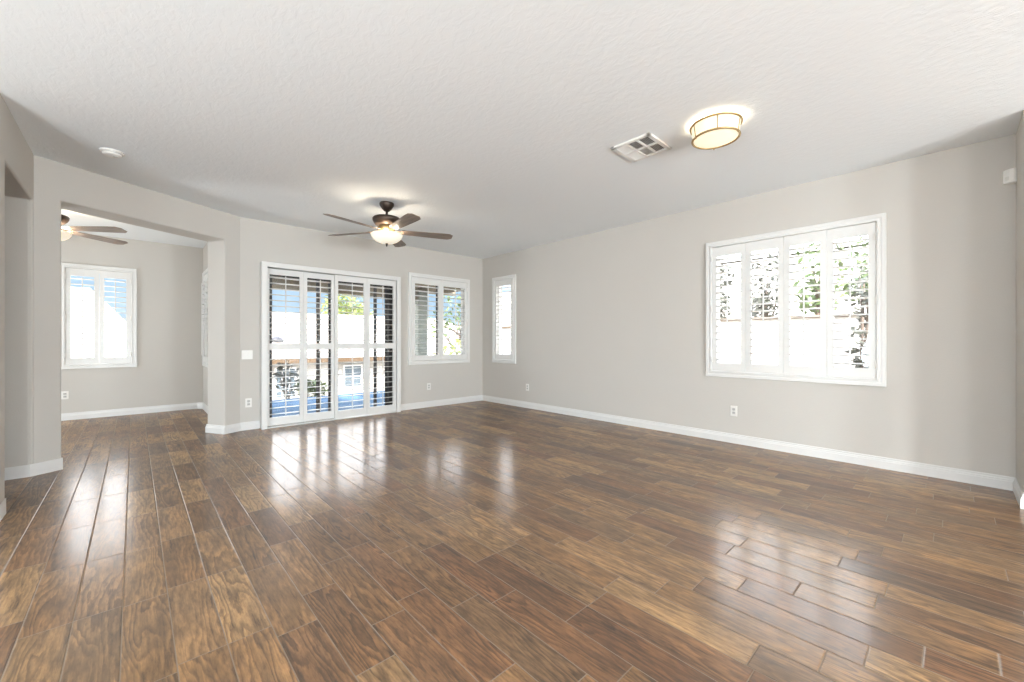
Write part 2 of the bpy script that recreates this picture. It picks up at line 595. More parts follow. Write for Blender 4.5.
# block between the passage and the nook
mb = MB().prism([(-0.648, 5.312), (-0.60, 5.42), (-0.80, 5.70), (-2.7, 5.70), (-2.7, 5.312)], -0.05, CEIL + 0.06)
structure(mb.build('wall_passage', M['wall'], bevel=0.014), 'shaded greige wall inside the left passage', 'wall')
# left wall with the passage opening: direction +Y -> left is -X
PZ = 2.35
wall('wall_left', (XL, YFOY), (XL, 5.36), 0.16, [(-1.6 - YFOY, 4.12 - YFOY, -0.05, CEIL + 0.06), (4.283 - YFOY, 5.315 - YFOY, -0.05, PZ)], label='greige left wall with a passage opening')  # first hole is an unseen opening added to let side fill in
mb = MB()
wall_panel(mb, (-5.6, 4.283), (XL - 0.15, 4.283), -0.16, -0.05, CEIL + 0.06, [])
mb.box(-2.75, -2.6, 4.25, 5.75, -0.05, CEIL + 0.06)
structure(mb.build('wall_hallway', M['wall']))
mb = MB().box(-2.65, XL - 0.15, 4.27, 5.33, PZ, PZ + 0.12)
structure(mb.build('ceiling_passage', M['wall']))
# front wall stub beside the camera and the foyer behind
mb = MB()
mb.box(4.48, XR + 0.2, YF - 0.16, YF, -0.05, CEIL + 0.06)
structure(mb.build('wall_front', M['wall'], bevel=0.016), 'narrow greige wall end at the right edge', 'wall')
mb = MB()
mb.box(-5.7, 5.2, YFOY - 0.15, YFOY, -0.05, CEIL + 0.06)
mb.box(XR, XR + 0.2, YFOY, YF - 0.16, -0.05, CEIL + 0.06)
structure(mb.build('wall_foyer', M['wall']))
mb = MB().box(-5.7, -5.55, YFOY, NY + 0.2, -0.05, CEIL + 0.06)
structure(mb.build('wall_kitchen', M['wall']))
# nook walls
wall('wall_nook_back', (-5.6, NY), (NX + 0.2, NY), 0.13, [(WN['x0'] + IN + 5.6, WN['x1'] - IN + 5.6, WN['z0'] + IN, WN['z1'] - IN)],
     label='greige far wall of the nook with a two-panel window')
wall('wall_nook_right', (NX, NY + 0.2), (NX, 6.33), 0.13,
     [(NY + 0.2 - (WV['y1'] - IN), NY + 0.2 - (WV['y0'] + IN), WV['z0'] + IN, WV['z1'] - IN)])
# baseboards
BP = [(-0.004, -0.01), (0.015, -0.01), (0.015, 0.066), (0.011, 0.071), (0.011, 0.080), (0.007, 0.085), (0.007, 0.099), (0.004, 0.103), (-0.004, 0.103)]


def baseboard(name, path, side, label=None):
    o = MB().sweep(BP, path, side).build(name, M['trim'])
    return structure(o, label, 'baseboard' if label else None)


J0 = A0 + AD * AO0
J1 = A0 + AD * AO1
AN = Vector((-AD.y, AD.x))
K = A0 + AD * ((YB - A0.y) / AD.y)          # corner with the back wall
baseboard('baseboard_front', [(4.46, YF), (XR, YF)], 1, 'short white baseboard at the right edge')
baseboard('baseboard_right', [(XR, YF), (XR, YB)], 1, 'white stepped baseboard along the right wall')
baseboard('baseboard_back', [(XR, YB), (DR['x1'] + 0.002, YB)], 1, 'white baseboard under the back window')
baseboard('baseboard_pillar', [(DR['x0'] - 0.002, YB), (K.x, YB), tuple(J1), tuple(J1 + AN * AT), (NX, 6.56)], 1, 'white baseboard wrapping the right pillar')
baseboard('baseboard_nook', [(NX, 6.56), (NX, NY - 0.07), (NX - 0.07, NY), (-5.5, NY)], 1, 'white baseboard under the nook window')
baseboard('baseboard_column', [(-2.6, 5.70), (-0.80, 5.70), tuple(J0 + AN * AT), tuple(J0), (-0.648, 5.312), (-2.6, 5.312)], -1, 'white baseboard wrapping the left pillar')
baseboard('baseboard_left', [(XL - 0.16, 4.283), (XL, 4.283), (XL, 4.12), (XL - 0.16, 4.12)], -1, 'white baseboard end at the left edge')

# ------------------------------------------------------------------ windows and the sliding door (structure)


def local_to(o, loc, rz):
    o.location = loc
    o.rotation_euler = (0, 0, rz)
    return o


def window_unit(name, loc, rz, w, z0, z1, mull=True, label=None, fmat='vinyl'):
    root = structure(bpy.data.objects.new(name, None), label, 'window' if label else None)
    COL.objects.link(root)
    local_to(root, loc, rz)
    MB().frame([(0, 0.06), (0.045, 0.06), (0.045, 0.125), (0, 0.125)], 0.0, w, z0, z1).build('window_frame', M[fmat], root)
    if mull:
        MB().box(w / 2 - 0.022, w / 2 + 0.022, 0.065, 0.115, z0 + 0.03, z1 - 0.03).build('mullion', M['bronze_frame' if name == 'window_3' else fmat], root)
    MB().box(0.03, w - 0.03, 0.090, 0.094, z0 + 0.03, z1 - 0.03).build('glass_pane', M['glass'], root)
    return root


window_unit('window_1', (XR, WR['y1'] - IN, 0), R(-90), WR['y1'] - WR['y0'] - 2 * IN, WR['z0'] + IN, WR['z1'] - IN, True, 'bright window behind the four-panel shutter')
window_unit('window_2', (XR, WS['y1'] - IN, 0), R(-90), WS['y1'] - WS['y0'] - 2 * IN, WS['z0'] + IN, WS['z1'] - IN, False)
window_unit('window_3', (WB['x0'] + IN, YB, 0), 0, WB['x1'] - WB['x0'] - 2 * IN, WB['z0'] + IN, WB['z1'] - IN, True)
window_unit('window_4', (WN['x0'] + IN, NY, 0), 0, WN['x1'] - WN['x0'] - 2 * IN, WN['z0'] + IN, WN['z1'] - IN, False)
window_unit('window_5', (NX, WV['y1'] - IN, 0), R(-90), WV['y1'] - WV['y0'] - 2 * IN, WV['z0'] + IN, WV['z1'] - IN, False)

dr = structure(bpy.data.objects.new('door_1', None), 'dark bronze sliding glass door behind the tall shutters', 'door')
COL.objects.link(dr)
local_to(dr, (0, YB, 0), 0)
dx0, dx1, dz1 = DR['x0'] + 0.055, DR['x1'] - 0.055, DR['z1'] - 0.055
mb = MB()
mb.box(dx0, dx0 + 0.10, 0.06, 0.18, 0, dz1)
mb.box(dx1 - 0.062, dx1, 0.06, 0.18, 0, dz1)
mb.box(dx0, dx1, 0.06, 0.18, dz1 - 0.05, dz1)
mb.box(dx0, dx1, 0.06, 0.18, 0, 0.035)
mb.build('door_frame', M['bronze_frame'], dr)
mid = 2.165
MB().frame([(0, 0.115), (0.05, 0.115), (0.05, 0.14), (0, 0.14)], dx0 + 0.05, mid + 0.03, 0.03, dz1 - 0.04).build('sliding_sash', M['bronze_frame'], dr)
MB().frame([(0, 0.145), (0.05, 0.145), (0.05, 0.17), (0, 0.17)], mid - 0.03, dx1 - 0.03, 0.03, dz1 - 0.04).build('fixed_sash', M['bronze_frame'], dr)
MB().box(dx0 + 0.08, mid, 0.125, 0.129, 0.06, dz1 - 0.07).build('glass_pane', M['glass'], dr)
MB().box(mid, dx1 - 0.08, 0.155, 0.159, 0.06, dz1 - 0.07).build('glass_pane', M['glass'], dr)
MB().frame([(0, 0.185), (0.048, 0.185), (0.048, 0.205), (0, 0.205)], 1.975, 2.905, 0.03, dz1 - 0.04).build('screen_frame', M['bronze_frame'], dr)

# ------------------------------------------------------------------ plantation shutters


def louvers(mb, x0, x1, z0, z1, yc, pitch=0.0762, chord=0.089, thick=0.0105, tilt=0.0):
    n = max(1, int((z1 - z0) / pitch))
    gap = (z1 - z0) / n
    for i in range(n):
        zc = z0 + gap * (i + 0.5)
        ring = []
        seg = 12
        for k in range(seg):
            a = 2 * math.pi * k / seg
            yy, zz = chord / 2 * math.cos(a), thick / 2 * math.sin(a)
            ring.append((yy * math.cos(tilt) - zz * math.sin(tilt), yy * math.sin(tilt) + zz * math.cos(tilt)))
        a_ = [mb.bm.verts.new((x0, yc + y, zc + z)) for y, z in ring]
        b_ = [mb.bm.verts.new((x1, yc + y, zc + z)) for y, z in ring]
        for k in range(seg):
            f = mb.bm.faces.new((a_[k], a_[(k + 1) % seg], b_[(k + 1) % seg], b_[k]))
            f.smooth = True
        mb.bm.faces.new(a_)
        mb.bm.faces.new(b_[::-1])
    return gap


def shutter_panel(root, x0, x1, z0, z1, yc, stile=0.052, top=0.105, bot=0.09, mids=(), tilt=R(-3.0), rod=True):
    """panel frame with louvers and tilt rod(s); yc = depth of its centre"""
    h = 0.014
    mb = MB()
    mb.box(x0, x0 + stile, yc - h, yc + h, z0, z1, 0.002)
    mb.box(x1 - stile, x1, yc - h, yc + h, z0, z1, 0.002)
    rails = [(z0, z0 + bot)] + list(mids) + [(z1 - top, z1)]
    for a, b in rails:
        mb.box(x0 + stile - 0.001, x1 - stile + 0.001, yc - h, yc + h, a, b, 0.002)
    p = mb.build('shutter_panel', M['shutter'], root)
    for (a0, a1), (b0, b1) in zip(rails, rails[1:]):
        lv = MB()
        gap = louvers(lv, x0 + stile + 0.002, x1 - stile - 0.002, a1 + 0.002, b0 - 0.002, yc, tilt=tilt)
        lv.build('louvers', M['shutter'], p)
        if rod:
            xm = (x0 + x1) / 2
            MB().box(xm - 0.006, xm + 0.006, yc - 0.0445 - 0.011, yc - 0.0445 + 0.001, a1 + gap * 0.35, b0 - gap * 0.25, 0.002).build('tilt_rod', M['shutter'], p)
    return p


FRAME_PROF = [(0.0, 0.0), (0.0, -0.022), (0.004, -0.028), (0.030, -0.028), (0.034, -0.024), (0.046, -0.024), (0.050, -0.034),
              (0.062, -0.034), (0.066, -0.030), (0.066, 0.05), (0.060, 0.05), (0.060, 0.0)]


def window_shutter(label, loc, rz, w, z0, z1, n, group=None, hinges=True, prof=FRAME_PROF, tilt=R(-3.0), tpost=None):
    root = thing('plantation_shutter', label, 'shutter', loc, rz, group)
    MB().frame(prof, 0.0, w, z0, z1).build('frame', M['shutter'], root)
    fw = 0.068
    pw = (w - 2 * fw) / n
    for i in range(n):
        a, b = fw + pw * i + 0.0015, fw + pw * (i + 1) - 0.0015
        shutter_panel(root, a, b, z0 + fw + 0.002, z1 - fw - 0.002, -0.008, tilt=tilt)
    if hinges:
        for xx in (fw, w - fw):
            for zz in (z0 + 0.20, (z0 + z1) / 2, z1 - 0.20):
                mb = MB()
                mb.tube([(xx, -0.036, zz - 0.032), (xx, -0.036, zz + 0.032)], 0.0045, 8)
                mb.box(xx - 0.010, xx + 0.010, -0.034, -0.029, zz - 0.03, zz + 0.03)
                mb.build('hinge', M['plastic'], root)
    return root


window_shutter('white plantation shutter of four panels over the large right window', (XR, WR['y1'], 0), R(-90), WR['y1'] - WR['y0'], WR['z0'], WR['z1'], 4)
window_shutter('narrow single-panel white shutter on the right wall beside the room corner', (XR, WS['y1'], 0), R(-90), WS['y1'] - WS['y0'], WS['z0'], WS['z1'], 1)
window_shutter('two-panel white shutter on the back wall right of the sliding door', (WB['x0'], YB, 0), 0, WB['x1'] - WB['x0'], WB['z0'], WB['z1'], 2)
window_shutter('two-panel white shutter on the far wall of the nook', (WN['x0'], NY, 0), 0, WN['x1'] - WN['x0'], WN['z0'], WN['z1'], 2)
window_shutter('white shutter seen edge-on as a bright sliver on the nook side wall', (NX, WV['y1'], 0), R(-90), WV['y1'] - WV['y0'], WV['z0'], WV['z1'], 3)

ds = thing('plantation_shutter', 'tall four-panel white shutter with mid rails covering the sliding patio door', 'shutter', (0, YB, 0), 0)
D = 0.115
mb = MB()
x0, x1, zt = DR['x0'], DR['x1'], DR['z1']
# deep box frame standing off the wall, sides and head
mb.box(x0, x0 + 0.022, -D + 0.004, 0.0, 0, zt, 0.002)
mb.box(x1 - 0.022, x1, -D + 0.004, 0.0, 0, zt, 0.002)
mb.box(x0 + 0.02, x1 - 0.02, -D + 0.004, 0.0, zt - 0.022, zt, 0.002)
mb.build('frame', M['shutter'], ds)
mb = MB()
mb.box(x0 - 0.004, x0 + 0.062, -D - 0.008, -D + 0.008, 0, zt + 0.002, 0.003)
mb.box(x1 - 0.062, x1 + 0.004, -D - 0.008, -D + 0.008, 0, zt + 0.002, 0.003)
mb.box(x0 + 0.06, x1 - 0.06, -D - 0.0075, -D + 0.0075, zt - 0.062, zt + 0.0015, 0.003)
mb.build('face_trim', M['shutter'], ds)
MB().box(x0 + 0.06, x1 - 0.06, -0.098, -0.005, 0.0, 0.014, 0.002).build('floor_track', M['shutter'], ds)
zb, ztp = 0.022, zt - 0.070
MIDR = [(1.03, 1.118)]
FRONT, BACK = -0.078, -0.028
for a, b, yc in ((1.270, 1.736, BACK), (1.736, 2.158, BACK), (2.143, 2.622, FRONT), (2.622, 3.106, FRONT)):
    shutter_panel(ds, a + 0.001, b - 0.001, zb, ztp, yc, stile=0.047, top=0.085 if yc == FRONT else 0.075, bot=0.105, mids=MIDR)

# ------------------------------------------------------------------ ceiling fans


def blade_mesh(L0=0.165, L1=0.765, w0=0.105, w1=0.15, th=0.006):
    mb = MB()
    n = 14
    top, bot = [], []
    pts = []
    for i in range(n + 1):
        s = i / n
        x = L0 + (L1 - L0) * s
        w = (w0 + (w1 - w0) * min(1, s * 1.3)) / 2
        if s > 0.93:
            w *= math.sqrt(max(0.0, 1 - ((s - 0.93) / 0.085) ** 2))
        if s < 0.06:
            w *= 0.75 + 0.25 * s / 0.06
        pts.append((x, w))
    out = [(x, w) for x, w in pts] + [(x, -w) for x, w in reversed(pts)]
    mb.prism(out, -th / 2, th / 2)
    return mb


def ceiling_fan(label, loc, ang0, bowl_w, group):
    root = thing('ceiling_fan', label, 'ceiling fan', loc, 0, group)
    MB().lathe([(0, 0), (0.080, 0), (0.082, -0.012), (0.078, -0.030), (0.058, -0.062), (0.034, -0.088), (0.020, -0.096), (0, -0.096)], 36).build('canopy', M['bronze'], root)
    MB().lathe([(0.0125, -0.09), (0.0125, -0.175)], 16).build('downrod', M['bronze'], root)
    MB().lathe([(0, -0.155), (0.03, -0.157), (0.10, -0.163), (0.150, -0.172), (0.158, -0.184), (0.155, -0.206), (0.140, -0.236), (0.118, -0.258),
                (0.095, -0.268), (0, -0.268)], 44).build('motor_housing', M['bronze'], root)
    MB().lathe([(0.090, -0.266), (0.098, -0.285), (0.094, -0.318), (0.070, -0.342), (0.05, -0.362), (0, -0.362)], 36).build('switch_housing', M['brass'], root)
    zb_ = -0.322
    for k in range(5):
        a = ang0 + R(72) * k
        bl = blade_mesh().build('blade', M['blade'], root, bevel=0.002, bseg=2)
        bl.matrix_local = Matrix.Translation((0, 0, zb_)) @ Matrix.Rotation(a, 4, 'Z') @ Matrix.Rotation(R(-11), 4, 'X')
        mb = MB()
        mb.box(0.085, 0.175, -0.017, 0.017, 0.002, 0.010, 0.002)
        mb.prism([(0.165, -0.040), (0.205, -0.044), (0.262, -0.012), (0.262, 0.012), (0.205, 0.044), (0.165, 0.040)], 0.003, 0.008)
        mb.tube([(0.20, -0.026, -0.001), (0.20, -0.026, -0.006)], 0.006, 8)
        mb.tube([(0.20, 0.026, -0.001), (0.20, 0.026, -0.006)], 0.006, 8)
        mb.build('blade_bracket', M['bronze'], bl)
    # open-topped glass bowl with thickness
    out = [(0.172, -0.360), (0.176, -0.366), (0.171, -0.384), (0.153, -0.412), (0.122, -0.438), (0.080, -0.455), (0.030, -0.464), (0.0, -0.465)]
    inn = [(r * 0.965 if r > 0 else 0, z + 0.005) for r, z in out]
    MB().lathe(out[::-1] + inn, 48).build('light_bowl', M['bowl_glass'], root)
    MB().lathe([(0, -0.460), (0.016, -0.463), (0.013, -0.474), (0.007, -0.480), (0.011, -0.488), (0.006, -0.498), (0, -0.502)], 20).build('finial', M['bronze'], root)
    MB().tube([(0.0, 0, -0.355), (0.0, 0, -0.466)], 0.006, 8).build('bowl_stem', M['brass'], root)
    for k in range(3):
        a = ang0 + R(20 + 120 * k)
        lamp('fan_lamp', (0.105 * math.cos(a), 0.105 * math.sin(a), -0.385), bowl_w / 3, (1, 0.86, 0.68), 0.022, root)
    return root


ceiling_fan('bronze five-blade ceiling fan with lit glass bowl in the main room', (2.14, 4.44, CEIL), R(-22), 14.0, None)
ceiling_fan('ceiling fan in the nook, half hidden behind the left pillar', (-0.70, 6.88, CEIL), R(-36), 70.0, None)

# ------------------------------------------------------------------ flush ceiling light
fl_c = (3.10, 1.170, CEIL)
root = thing('ceiling_light', 'round drum ceiling light of frosted glass with brass rings, lit', 'ceiling light', fl_c)
MB().lathe([(0, 0), (0.10, 0), (0.10, -0.022), (0, -0.022)], 32).build('ceiling_plate', M['brass'], root)
RT, RB, ZT, ZB = 0.168, 0.154, -0.026, -0.120


def ring(r, z, rr=0.008):
    return MB().lathe([(r + rr * math.cos(a), z + 0.9 * rr * math.sin(a)) for a in [2 * math.pi * k / 10 for k in range(11)]], 56)


ring(RT, ZT).build('top_ring', M['brass'], root)
ring(RB, ZB).build('bottom_ring', M['brass'], root)
MB().lathe([(RT - 0.006, ZT), (RB - 0.006, ZB)], 56).build('glass_drum', M['lamp_glass'], root)
MB().lathe([(RB - 0.006, ZB + 0.001), (0.12, ZB - 0.006), (0.07, ZB - 0.010), (0, ZB - 0.011)], 56).build('bottom_diffuser', M['lamp_glass'], root)
for k in range(6):
    a = R(60 * k + 25)
    MB().tube([((RT + 0.002) * math.cos(a), (RT + 0.002) * math.sin(a), ZT), ((RB + 0.002) * math.cos(a), (RB + 0.002) * math.sin(a), ZB - 0.004)], 0.0032, 8).build('upright_rod', M['brass'], root)
    if k % 2 == 0:
        MB().lathe([(0, 0.004), (0.006, 0.0), (0.006, -0.006), (0, -0.010)], 12, ((RB + 0.002) * math.cos(a), (RB + 0.002) * math.sin(a), ZB - 0.006)).build('knob', M['brass'], root)
for k in range(3):
    a = R(120 * k)
    MB().tube([(0.06 * math.cos(a), 0.06 * math.sin(a), -0.02), ((RT - 0.003) * math.cos(a), (RT - 0.003) * math.sin(a), ZT)], 0.004, 6).build('support_arm', M['brass'], root)
for k in range(3):
    a = R(60 + 120 * k)
    lamp('drum_lamp', (0.095 * math.cos(a), 0.095 * math.sin(a), -0.070), 3.4, (1, 0.85, 0.62), 0.025, root)

# ------------------------------------------------------------------ ceiling vent
vx0, vx1, vy0, vy1 = 2.872, 3.235, 1.565, 1.905
root = thing('ceiling_vent', 'white square ceiling air vent with six louvered cells', 'air vent', ((vx0 + vx1) / 2, (vy0 + vy1) / 2, CEIL))
hw, hd = (vx1 - vx0) / 2, (vy1 - vy0) / 2
mb = MB()
for (a, b, c, d_) in ((-hw, hw, -hd, -hd + 0.032), (-hw, hw, hd - 0.032, hd), (-hw, -hw + 0.032, -hd, hd), (hw - 0.032, hw, -hd, hd)):
    mb.box(a, b, c, d_, -0.016, 0.0, 0.003)
mb.box(-0.008, 0.008, -hd + 0.03, hd - 0.03, -0.0165, 0.0)
cl = (2 * hd - 0.064) / 3
for k in (1, 2):
    yy = -hd + 0.032 + cl * k
    mb.box(-hw + 0.03, hw - 0.03, yy - 0.008, yy + 0.008, -0.0165, 0.0)
mb.build('frame', M['plastic'], root)
MB().box(-hw + 0.02, hw - 0.02, -hd + 0.02, hd - 0.02, -0.0025, -0.0005).build('duct_shade_sheet', M['duct_shade'], root)  # dark sheet painted as the duct's shade, no hollow behind it
for i in range(2):
    for j in range(3):
        cx0 = (-hw + 0.032, 0.008)[i]
        cx1 = (-0.008, hw - 0.032)[i]
        cy0 = -hd + 0.032 + cl * j + (0.008 if j else 0)
        cy1 = -hd + 0.032 + cl * (j + 1) - (0.008 if j < 2 else 0)
        mb = MB()
        n = 6
        ang = {0: R(36) if i == 0 else R(33), 1: R(44) if i == 0 else R(24), 2: R(-40)}[j]
        for k in range(n):
            yy = cy0 + (cy1 - cy0) * (k + 0.5) / n
            mt = Matrix.Translation(((cx0 + cx1) / 2, yy, -0.0095)) @ Matrix.Rotation(ang, 4, 'X')
            hx = (cx1 - cx0) / 2
            mb.box(-hx, hx, -0.0088, 0.0088, -0.0005, 0.0005, mat=mt)
        mb.build('vane_set', M['plastic'], root)

# ------------------------------------------------------------------ smoke detector, motion sensor, outlets, switch
root = thing('smoke_detector', 'round white smoke detector on the ceiling near the left pillar', 'smoke detector', (-0.136, 4.80, CEIL))
MB().lathe([(0, 0), (0.078, 0), (0.078, -0.009), (0.070, -0.011), (0, -0.011)], 40).build('base', M['plastic'], root)
MB().lathe([(0.062, -0.011), (0.064, -0.018), (0.060, -0.028), (0.050, -0.034), (0.030, -0.037), (0, -0.038)], 40).build('cover', M['plastic'], root)
MB().lathe([(0.0655, -0.0155), (0.0662, -0.019), (0.064, -0.0225)], 40).build('sensor_slot', M['slot'], root)
MB().lathe([(0, -0.036), (0.014, -0.037), (0.013, -0.041), (0, -0.041)], 20, (0.02, -0.01, 0)).build('test_button', M['slot'], root)

root = thing('motion_sensor', 'small cream motion sensor mounted high in the right corner', 'motion sensor', (XR, YF, 2.36), R(45))
# local -y faces... built in a frame whose +y points out of the corner into the room
mb = MB()
mb.prism([(-0.040, 0.040), (-0.036, 0.056), (-0.015, 0.066), (0.015, 0.066), (0.036, 0.056), (0.040, 0.040), (0.004, 0.003), (-0.004, 0.003)], 0.0, 0.105)
mb.build('housing', M['plastic'], root, bevel=0.004)
mb = MB()
mb.prism([(-0.020, 0.062), (-0.012, 0.0675), (0.012, 0.0675), (0.020, 0.062)], 0.020, 0.050)
mb.build('lens', M['lens'], root, bevel=0.0015)


def outlet(label, loc, rz):
    root = thing('wall_outlet', label, 'wall outlet', loc, rz)
    MB().box(-0.036, 0.036, -0.006, 0.0, -0.058, 0.058, 0.0025).build('cover_plate', M['plastic'], root)
    for s in (-1, 1):
        f = MB().box(-0.0165, 0.0165, -0.0085, -0.004, s * 0.020 - 0.0145, s * 0.020 + 0.0145, 0.003).build('receptacle', M['slot'], root)
        mb = MB()
        mb.box(-0.0075, -0.0055, -0.009, -0.0083, s * 0.020 - 0.002, s * 0.020 + 0.007)
        mb.box(0.0055, 0.0075, -0.009, -0.0083, s * 0.020 - 0.002, s * 0.020 + 0.006)
        mb.build('slot', M['dark_slot'], f)
    MB().lathe([(0, -0.001), (0.003, -0.001), (0.003, 0.001), (0, 0.001)], 10).build('screw', M['slot'], root).matrix_local = Matrix.Translation((0, -0.0065, 0)) @ Matrix.Rotation(R(90), 4, 'X')
    return root


outlet('white wall outlet under the light switch, left of the sliding door', (1.087, YB, 0.350), 0)
outlet('white wall outlet on the back wall under the two-panel window', (3.765, YB, 0.358), 0)
outlet('white wall outlet on the right wall beneath the narrow shutter', (XR, 4.964, 0.355), R(-90))
outlet('white wall outlet on the right wall left of and below the four-panel shutter', (XR, 1.674, 0.361), R(-90))
outlet('white wall outlet on the nook wall below its window', (-0.735, NY, 0.365), 0)

root = thing('light_switch', 'white double rocker light switch left of the sliding door', 'light switch', (1.072, YB, 0.972), 0)
MB().box(-0.060, 0.060, -0.006, 0.0, -0.058, 0.058, 0.0025).build('cover_plate', M['plastic'], root)
for s in (-1, 1):
    MB().box(s * 0.024 - 0.0165, s * 0.024 + 0.0165, -0.0095, -0.004, -0.033, 0.033, 0.002).build('rocker', M['plastic'], root)

# ------------------------------------------------------------------ outdoors: patio
dk = MB().box(1.06, 9.0, 6.38, 9.42, -0.30, -0.06)
structure(dk.build('patio_floor', M['deck']), 'patio slab with blue shade in its colour outside the sliding door', 'patio')
gr = MB()
gr.box(5.16, 40.0, -12.0, 9.4, -0.5, -0.10)
structure(gr.build('ground_side', M['ground']))
gr = MB()
gr.box(-60.0, 80.0, 9.4, 90.0, -2.9, -2.4)
structure(gr.build('ground_lower', M['ground']))

ev = MB().box(5.14, 5.85, -7.5, 6.4, 2.56, 2.74)  # unseen eave added to keep high sky light off the louver tops
structure(ev.build('eave_sky_blocker', M['stucco']))
ev = MB().box(-6.0, 1.7, 8.92, 9.6, 2.56, 2.74)  # unseen eave added over the nook window to block sky light
structure(ev.build('eave_sky_blocker', M['stucco']))

pc = thing('patio_cover', 'brown timber patio cover on a stucco column outside the sliding door', 'patio cover', (3.5, 6.4, 0))
mb = MB()
mb.box(1.80 - 3.5, 6.25 - 3.5, 0.0, 3.0, 2.52, 2.62)
mb.build('roof_deck', M['patio_wood'], pc)
for k in range(8):
    xx = -1.55 + 0.58 * k
    MB().box(xx - 0.02, xx + 0.02, 0.0, 2.9, 2.40, 2.52).build('rafter', M['patio_wood'], pc)
MB().box(1.80 - 3.5, 5.28 - 3.5, 2.82, 2.98, 2.20, 2.53, 0.01).build('beam', M['patio_wood'], pc)
MB().box(5.26 - 3.5, 6.45 - 3.5, 2.84, 2.96, 2.39, 2.53, 0.01).build('fascia_board', M['patio_wood'], pc)
MB().box(5.27 - 3.5, 5.53 - 3.5, 2.76, 3.0, -0.06, 2.42, 0.015).build('column', M['stucco_shaded'], pc)

# ------------------------------------------------------------------ outdoors: neighbouring houses


def house(label, x0, x1, y0, y1, zg, ze, zr, windows, vents, fascia=True, wmat='stucco'):
    root = thing('neighboring_house', label, 'house', ((x0 + x1) / 2, (y0 + y1) / 2, zg))
    ox, oy, oz = root.location
    mb = MB().box(x0 - ox, x1 - ox, y0 - oy, y1 - oy, 0, ze - oz)
    w = mb.build('outer_wall', M[wmat], root)
    ov = 0.35 if fascia else 0.03
    ym = (y0 + y1) / 2
    run = (y1 - y0) / 2
    a = [(x0 - ov - ox, y0 - ov - oy), (x1 + ov - ox, y0 - ov - oy), (x1 + ov - ox, y1 + ov - oy), (x0 - ov - ox, y1 + ov - oy)]
    mb = MB()
    zl = ze - oz + 0.04
    r0 = (x0 + run * 0.45 - ox, ym - oy, zr - oz)
    r1 = (x1 - run * 0.45 - ox, ym - oy, zr - oz)
    A = [(*p, zl) for p in a]
    mb.quad([A[0], A[1], r1, r0])
    mb.quad([A[2], A[3], r0, r1])
    mb.bm.faces.new([mb.bm.verts.new(p) for p in (A[1], A[2], r1)])
    mb.bm.faces.new([mb.bm.verts.new(p) for p in (A[3], A[0], r0)])
    mb.quad(A[::-1])
    mb.build('roof', M['roof'], root)
    mb = MB() if fascia else None
    if fascia:
        mb.sweep([(0, zl - 0.12), (0.03, zl - 0.12), (0.03, zl + 0.03), (0, zl + 0.03)], a, -1, True)
        mb.build('fascia', M['fascia'], root)
    for wx0, wx1, wz0, wz1, nmx, nmz in windows:
        p = MB().frame([(0, -0.05), (0.05, -0.05), (0.05, 0.02), (0, 0.02)], wx0 - ox, wx1 - ox, wz0 - oz, wz1 - oz).build('window', M['trim'], root)
        p.location = (0, y0 - oy, 0)
        MB().box(wx0 - ox + 0.04, wx1 - ox - 0.04, -0.02, 0.01, wz0 - oz + 0.04, wz1 - oz - 0.04).build('pane', M['win_grey'], p)
        mb = MB()
        for k in range(1, nmx):
            xx = wx0 - ox + (wx1 - wx0) * k / nmx
            mb.box(xx - 0.012, xx + 0.012, -0.035, -0.015, wz0 - oz + 0.04, wz1 - oz - 0.04)
        for k in range(1, nmz):
            zz = wz0 - oz + (wz1 - wz0) * k / nmz
            mb.box(wx0 - ox + 0.04, wx1 - ox - 0.04, -0.035, -0.015, zz - 0.012, zz + 0.012)
        mb.build('muntin', M['trim'], p)
    for vx, vy, vz in vents:
        mb = MB().lathe([(0.15, -0.15), (0.15, 0.03), (0.20, 0.05), (0.23, 0.14), (0.18, 0.25), (0.08, 0.31), (0, 0.32)], 18, (vx - ox, vy - oy, vz - oz))
        mb.build('roof_vent', M['vent_dark'], root)
    return root


house('low white house with hipped tile roof beyond the patio', 1.55, 15.0, 15.0, 25.0, -2.4, 0.50, 2.42,
      [(5.55, 6.25, -0.57, 0.28, 2, 2), (3.35, 4.0, -0.75, 0.28, 3, 4)], [(3.74, 16.4, 1.00)])
house('pale house with hipped roof beyond the nook window', -10.5, 0.75, 15.8, 24.0, -2.4, 0.45, 2.95, [], [], False)

house('tall pale house rising beyond the garden wall and its trees', 11.0, 20.0, -6.0, 14.2, -0.1, 3.1, 3.9, [], [], False, 'stucco_white')

# ------------------------------------------------------------------ outdoors: side yard wall
bw = thing('garden_wall', 'white block garden wall with brown cap beyond the right windows', 'wall', (7.5, 4.0, -0.1))
MB().box(0, 0.2, -9.0, 5.2, 0, 1.60).build('wall_body', M['stucco_white'], bw)
MB().box(-0.03, 0.23, -9.0, 5.2, 1.60, 1.64, 0.008).build('coping', M['cap'], bw)

# ------------------------------------------------------------------ plants


def leaf_cloud(mb, centers, n, size):
    for _ in range(n):
        c, r = random.choice(centers)
        d = Vector((random.gauss(0, 1), random.gauss(0, 1), random.gauss(0, 1))).normalized()
        p = Vector(c) + Vector((d.x * r[0], d.y * r[1], d.z * r[2])) * (random.random() ** 0.4)
        a = Vector((random.gauss(0, 1), random.gauss(0, 1), random.gauss(0, 0.6))).normalized()
        b = a.orthogonal().normalized()
        b = Matrix.Rotation(random.uniform(0, 6.28), 3, a) @ b
        s = size * random.uniform(0.6, 1.3)
        mb.bm.faces.new([mb.bm.verts.new(q) for q in (p - a * s, p - b * s * 0.45, p + a * s, p + b * s * 0.45)])


